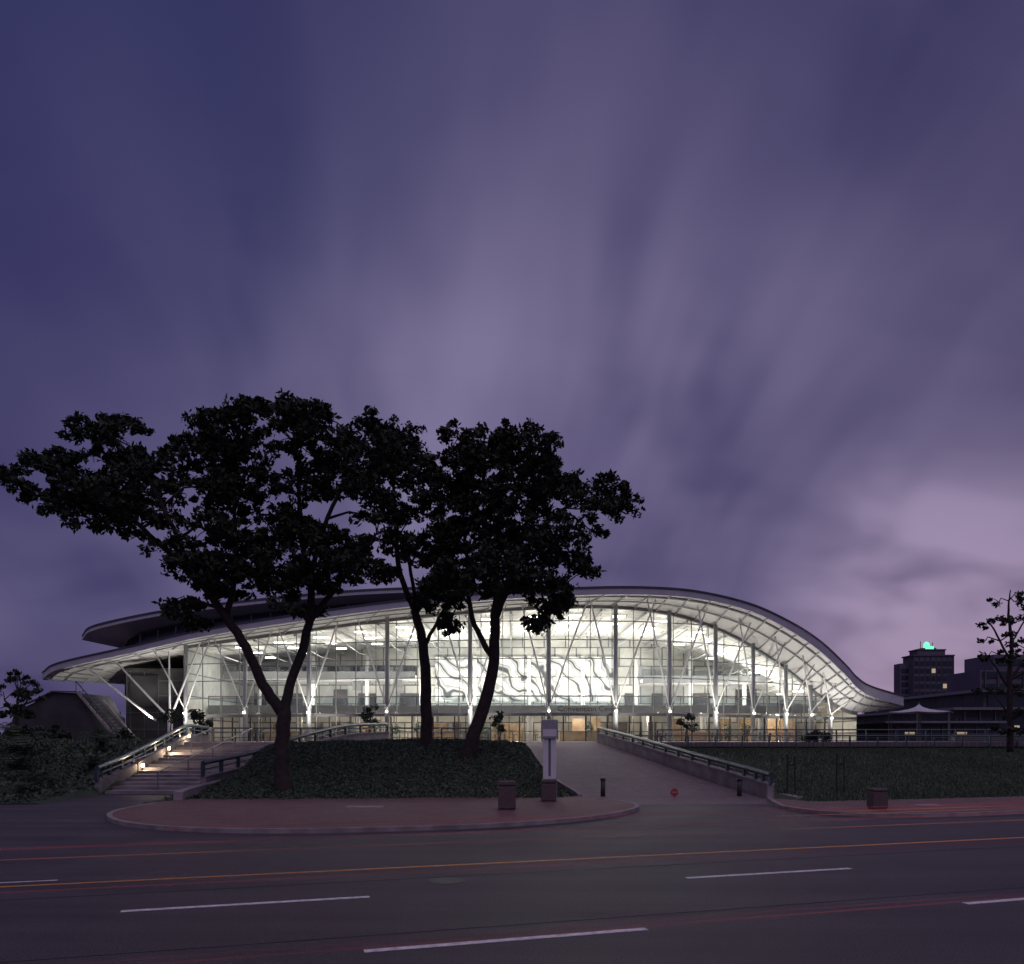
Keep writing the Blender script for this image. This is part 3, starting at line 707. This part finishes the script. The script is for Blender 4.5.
build_tree('flame_tree.002',(-1.9,38),.0475,
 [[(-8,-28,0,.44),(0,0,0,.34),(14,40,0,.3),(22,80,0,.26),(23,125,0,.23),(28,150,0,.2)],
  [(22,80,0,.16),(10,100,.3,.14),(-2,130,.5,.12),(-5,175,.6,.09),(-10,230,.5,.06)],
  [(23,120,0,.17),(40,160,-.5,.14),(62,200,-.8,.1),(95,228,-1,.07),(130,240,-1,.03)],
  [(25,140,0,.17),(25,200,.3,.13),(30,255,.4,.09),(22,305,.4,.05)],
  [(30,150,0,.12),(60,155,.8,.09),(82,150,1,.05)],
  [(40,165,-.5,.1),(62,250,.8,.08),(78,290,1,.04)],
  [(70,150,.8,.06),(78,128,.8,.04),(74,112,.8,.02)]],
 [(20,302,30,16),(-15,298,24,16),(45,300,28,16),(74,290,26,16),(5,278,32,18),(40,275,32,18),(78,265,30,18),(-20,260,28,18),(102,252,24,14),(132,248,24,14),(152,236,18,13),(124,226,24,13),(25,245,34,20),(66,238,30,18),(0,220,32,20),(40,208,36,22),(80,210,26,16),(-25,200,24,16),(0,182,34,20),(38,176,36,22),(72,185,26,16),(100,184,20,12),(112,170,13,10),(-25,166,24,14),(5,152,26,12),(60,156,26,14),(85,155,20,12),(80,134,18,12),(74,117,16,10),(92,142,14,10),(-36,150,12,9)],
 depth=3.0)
build_tree('street_tree',(27.8,45),.05625,
 [[(4,-12,0,.2),(4,20,0,.17),(3,60,0,.14),(5,95,0,.1),(2,130,0,.06),(4,150,0,.03)],
  [(4,50,0,.08),(-12,75,0,.05),(-22,88,0,.03)],[(4,80,0,.07),(-10,110,.2,.05),(-18,122,.2,.03)],[(4,60,0,.08),(22,85,0,.05),(34,95,0,.03)],[(4,95,0,.05),(16,115,0,.04),(24,135,0,.02)],
  [(4,25,0,.06),(-8,40,0,.04),(-15,52,0,.02)]],
 [(0,142,12,6),(14,138,12,6),(-16,120,10,6),(8,118,12,6),(-4,102,10,6),(24,124,10,6),(-20,86,10,6),(16,96,12,6),(34,90,12,7),(30,70,12,7),(2,80,8,5),(-14,50,8,5),(20,50,10,6),(14,28,12,10),(0,10,14,10)],
 depth=1.4,dens=.42,leaf=.11,subr=.3)
build_tree('street_tree.001',(-38.4,62),.078,
 [[(0,-5,0,.2),(0,20,0,.15),(2,45,0,.08)],[(0,20,0,.1),(-12,40,0,.06)],[(0,22,0,.1),(12,42,0,.06)]],
 [(-6,64,12,7),(6,60,9,7),(-14,48,10,7),(4,46,10,7),(14,44,8,7),(-4,30,12,7),(12,26,10,7),(-14,28,10,7)],depth=1.6,dens=.5,leaf=.14,subr=.35)
build_tree('shrub',(24,63),.079,[[(0,-4,0,.1),(0,8,0,.06)]],[(-4,4,10,5),(6,2,9,4)],depth=.8,dens=.6,leaf=.14)
build_tree('shrub.001',(-24.2,62),.079,[[(0,-2,0,.1),(0,14,0,.06)],],[(-3,24,8,8),(4,16,8,7),(-2,10,8,6)],depth=.8,dens=.6,leaf=.14)
for i,(x,y,h) in enumerate(((-11.8,66,3.2),(-1,67,2.6),(-29,68,3.4),(15,69,2.4))):
    build_tree('ornamental_tree',(x,y),.08,[[(0,-2,0,.07),(0,h*6,0,.04)]],[(0,h*9,8,7),(4,h*6,7,5),(-5,h*7,6,5)],depth=.6,dens=.35,leaf=.13)

def cycad(x,y,r,h,name='cycad',n=26):
    e=empty(name); z=terr(x,y); t=MB(); t.tube([(x,y,z-.1),(x,y,z+h)],[.2,.16],8); t.obj('stem',M['bark'],e)
    V=[];F=[]
    for k in range(n):
        a=2*math.pi*k/n+random.uniform(-.2,.2); el=random.uniform(.3,1.3); L=r*random.uniform(.8,1.15)
        segs=9; prev=None
        for i in range(segs+1):
            tt=i/segs; rr_=L*tt*math.cos(el*(1-.3*tt)); zz=L*(math.sin(el)*tt-.55*tt*tt)
            c=Vector((x+rr_*math.cos(a),y+rr_*math.sin(a),z+h+zz)); sd=Vector((-math.sin(a),math.cos(a),0))
            if prev is not None:
                for sgn in(-1,1):
                    w=.24*r*math.sin(math.pi*min(1,tt*.9+.1))
                    b=len(V); p0=prev; p1=prev.lerp(c,.45); tip=p1+sd*sgn*w+Vector((0,0,-.06*r))+ (c-prev)*.8
                    V+= [tuple(p0),tuple(p1),tuple(tip),tuple(tip-(c-prev)*.1)]; F.append((b,b+1,b+2,b+3))
            prev=c
    npmesh('fronds',np.array(V),np.array(F),M['blade'],e)
for (x,y,r,h) in((-22.8,37,1.7,.5),(-21.0,35.5,1.3,.3),(-24.6,40,2.1,.8),(-26.6,43,2.2,.9),(-21.0,40,1.3,.3),(-28.5,42,1.8,.5),(-23.6,46,1.7,.6),(-20.6,33.6,1.0,.2)): cycad(x,y,r,h)
for x,y in((-27.5,55),(-34,60),(-33,54)):
    build_tree('shrub',(x,y),.07,[[(0,-4,0,.1),(0,8,0,.06)]],[(-8,0,12,7),(6,2,12,7),(0,6,10,6)],depth=1.5,dens=.6,leaf=.15)

def scatter(n,x0,x1,y0,y1,cond,size,m,name,h=.06,upright=False):
    C=[]
    while len(C)<n:
        x=random.uniform(x0,x1); y=random.uniform(y0,y1)
        if not cond(x,y): continue
        C.append((x,y,terr(x,y)+random.uniform(0,h)*(.5+1.0*abs(math.sin(x*1.3+y*.7)*math.sin(x*.5-y*1.1)))))
    C=np.array(C)
    if not upright: V,Q=leafquads(C,size)
    else:
        n=len(C); a=np.random.uniform(0,6.28,n); w=.02; hh=size*np.random.uniform(.5,1.4,n)
        dx=np.cos(a)*w; dy=np.sin(a)*w; lx=np.random.normal(0,.04,n); ly=np.random.normal(0,.04,n)
        z=np.zeros(n)
        V=np.stack([C+np.stack([-dx,-dy,z-.02],1),C+np.stack([dx,dy,z-.02],1),C+np.stack([lx+dx*.2,ly+dy*.2,hh],1),C+np.stack([lx-dx*.2,ly-dy*.2,hh],1)],1).reshape(-1,3); Q=np.arange(4*n).reshape(n,4)
    npmesh(name,V,Q,m)
def in_mound(x,y):
    if y<np.interp(x,XF,YF)+.05: return False
    xl,xr=stairx(y)
    return x>xr+1.0 and x<rampc(y)-3.85
def in_left(x,y):
    if y<np.interp(x,XF,YF)+.1: return False
    return x<stairx(y)[0]-.25
def in_right(x,y): 
    return y>np.interp(x,XF,YF)+.15 and x>rampc(y)+4.9 and x<y*.72
scatter(46000,-14,5,32,48,in_mound,.065,M['ivy'],'ground_cover',.13)
scatter(26000,-40,-19,27,56,in_left,.11,M['ivy'],'ground_cover.001',.26)
scatter(60000,9,44,30,59,in_right,.11,M['blade'],'lawn_grass',.01,True)

rng=np.random.default_rng(3); C=[]
for k in range(520):
    x=rng.uniform(-330,330); y=rng.uniform(170,230); r=rng.uniform(2,5); m_=60
    a=rng.normal(size=(m_,3)); a/=np.linalg.norm(a,axis=1,keepdims=True); C.append(np.array([x,y,rng.uniform(1,5)])+a*r*np.array([1,1,.8]))
C=np.concatenate(C); V,Q=leafquads(C,1.0); npmesh('distant_trees',V,Q,M['leaf'])

# ================================================================= world
w=bpy.data.worlds.new('World'); scene.world=w; w.use_nodes=True; nt=w.node_tree; nt.nodes.clear(); L=nt.links
def mth(op,a,b=None,c=None):
    n=nt.nodes.new('ShaderNodeMath'); n.operation=op
    for i,x in enumerate((a,b,c)):
        if x is None: continue
        if isinstance(x,(int,float)): n.inputs[i].default_value=x
        else: L.new(x,n.inputs[i])
    return n.outputs[0]
tc=nt.nodes.new('ShaderNodeTexCoord'); sx=nt.nodes.new('ShaderNodeSeparateXYZ'); L.new(tc.outputs['Generated'],sx.inputs[0])
dx,dy,dz=sx.outputs
zz=mth('ADD',mth('MAXIMUM',dz,0.0),.55)
u=mth('DIVIDE',dx,zz); v=mth('DIVIDE',dy,zz)
def noise(su,sv,detail,rough,dist,off,shear=0.0):
    cb_=nt.nodes.new('ShaderNodeCombineXYZ'); uu=mth('MULTIPLY_ADD',v,shear,u)
    L.new(mth('MULTIPLY_ADD',uu,su,off),cb_.inputs[0]); L.new(mth('MULTIPLY_ADD',v,sv,off*.7),cb_.inputs[1]); cb_.inputs[2].default_value=off
    n=nt.nodes.new('ShaderNodeTexNoise'); L.new(cb_.outputs[0],n.inputs['Vector']); n.inputs['Scale'].default_value=1; n.inputs['Detail'].default_value=detail; n.inputs['Roughness'].default_value=rough; n.inputs['Distortion'].default_value=dist
    return n.outputs['Fac']
def mr(x,a,b,c,d,smooth=True):
    n=nt.nodes.new('ShaderNodeMapRange'); n.interpolation_type='SMOOTHSTEP' if smooth else 'LINEAR'
    L.new(x,n.inputs[0]); 
    for i,k in enumerate((a,b,c,d)): n.inputs[i+1].default_value=k
    return n.outputs[0]
def lobe(d,lo):
    d=Vector(d).normalized(); n=nt.nodes.new('ShaderNodeVectorMath'); n.operation='DOT_PRODUCT'; L.new(tc.outputs['Generated'],n.inputs[0]); n.inputs[1].default_value=d
    return mr(n.outputs['Value'],lo,1.0,0,1)
def mix(f,a,b,mode='MIX'):
    n=nt.nodes.new('ShaderNodeMix'); n.data_type='RGBA'; n.blend_type=mode
    for i,x in((0,f),(6,a),(7,b)):
        if isinstance(x,(int,float)): n.inputs[i].default_value=x
        elif isinstance(x,tuple): n.inputs[i].default_value=(*x,1)
        else: L.new(x,n.inputs[i])
    return n.outputs[2]
n1=mr(noise(3.6,2.6,1.5,.4,.2,3.1,.15),.30,.70,0,1); n2=mr(noise(9,3.0,2,.45,.2,8.4,.1),.3,.7,0,1); n3=mr(noise(3.0,5.5,2.5,.5,.3,1.7,-.2),.34,.66,0,1)
f=mth('ADD',mth('ADD',mth('MULTIPLY',n1,.42),mth('MULTIPLY',n2,.22)),mth('MULTIPLY',n3,.36))
base=mix(f,(.034,.030,.100),(.150,.128,.250))
cl=mth('MULTIPLY',lobe((.0,1,.52),.84),mth('ADD',mth('MULTIPLY',n1,.35),mth('MULTIPLY_ADD',n2,.45,.2)))
base=mix(mth('MULTIPLY',cl,.7),base,(.225,.195,.335))
base=mix(mth('MULTIPLY',lobe((-.7,1,1.15),.85),.8),base,(.016,.022,.095))
base=mix(mth('MULTIPLY',lobe((.1,1,1.3),.88),.5),base,(.036,.033,.105))
base=mix(mth('MULTIPLY',lobe((.6,1,1.2),.9),.45),base,(.040,.036,.105))
base=mix(mth('MULTIPLY',lobe((-.72,1,.5),.93),.45),base,(.048,.042,.13))
base=mix(mth('MULTIPLY',lobe((.75,1,.45),.93),.4),base,(.072,.062,.135))
gl=mth('MULTIPLY',lobe((.54,1,.165),.974),mr(noise(4,6,2.5,.5,.3,5.0),.33,.62,.3,1))
base=mix(mth('MULTIPLY',gl,.85),base,(.36,.285,.44))
sky=nt.nodes.new('ShaderNodeTexSky'); sky.sky_type='NISHITA'; sky.sun_disc=False; sky.sun_elevation=math.radians(2); sky.sun_rotation=math.radians(30)
sk=mix(1.0,sky.outputs[0],(.002,.002,.004),'MULTIPLY')
tot=mix(1.0,base,sk,'ADD')
bg=nt.nodes.new('ShaderNodeBackground'); bg.inputs[1].default_value=1.0; L.new(tot,bg.inputs[0])
out=nt.nodes.new('ShaderNodeOutputWorld'); L.new(bg.outputs[0],out.inputs[0])

sl=bpy.data.lights.new('dusk_sky_glow','SUN'); sl.energy=.6; sl.angle=math.radians(70); sl.color=(1,.82,1)
so=bpy.data.objects.new('dusk_sky_glow',sl); so.rotation_euler=(math.radians(25),math.radians(10),0); COL.objects.link(so)

cd=bpy.data.cameras.new('camera'); cd.lens=28.125; cd.sensor_width=36; cd.shift_y=.252; cd.clip_end=8000; cd.clip_start=.1
co=bpy.data.objects.new('camera',cd); co.location=(0,0,2.5); co.rotation_euler=(math.radians(90),0,0); COL.objects.link(co); scene.camera=co
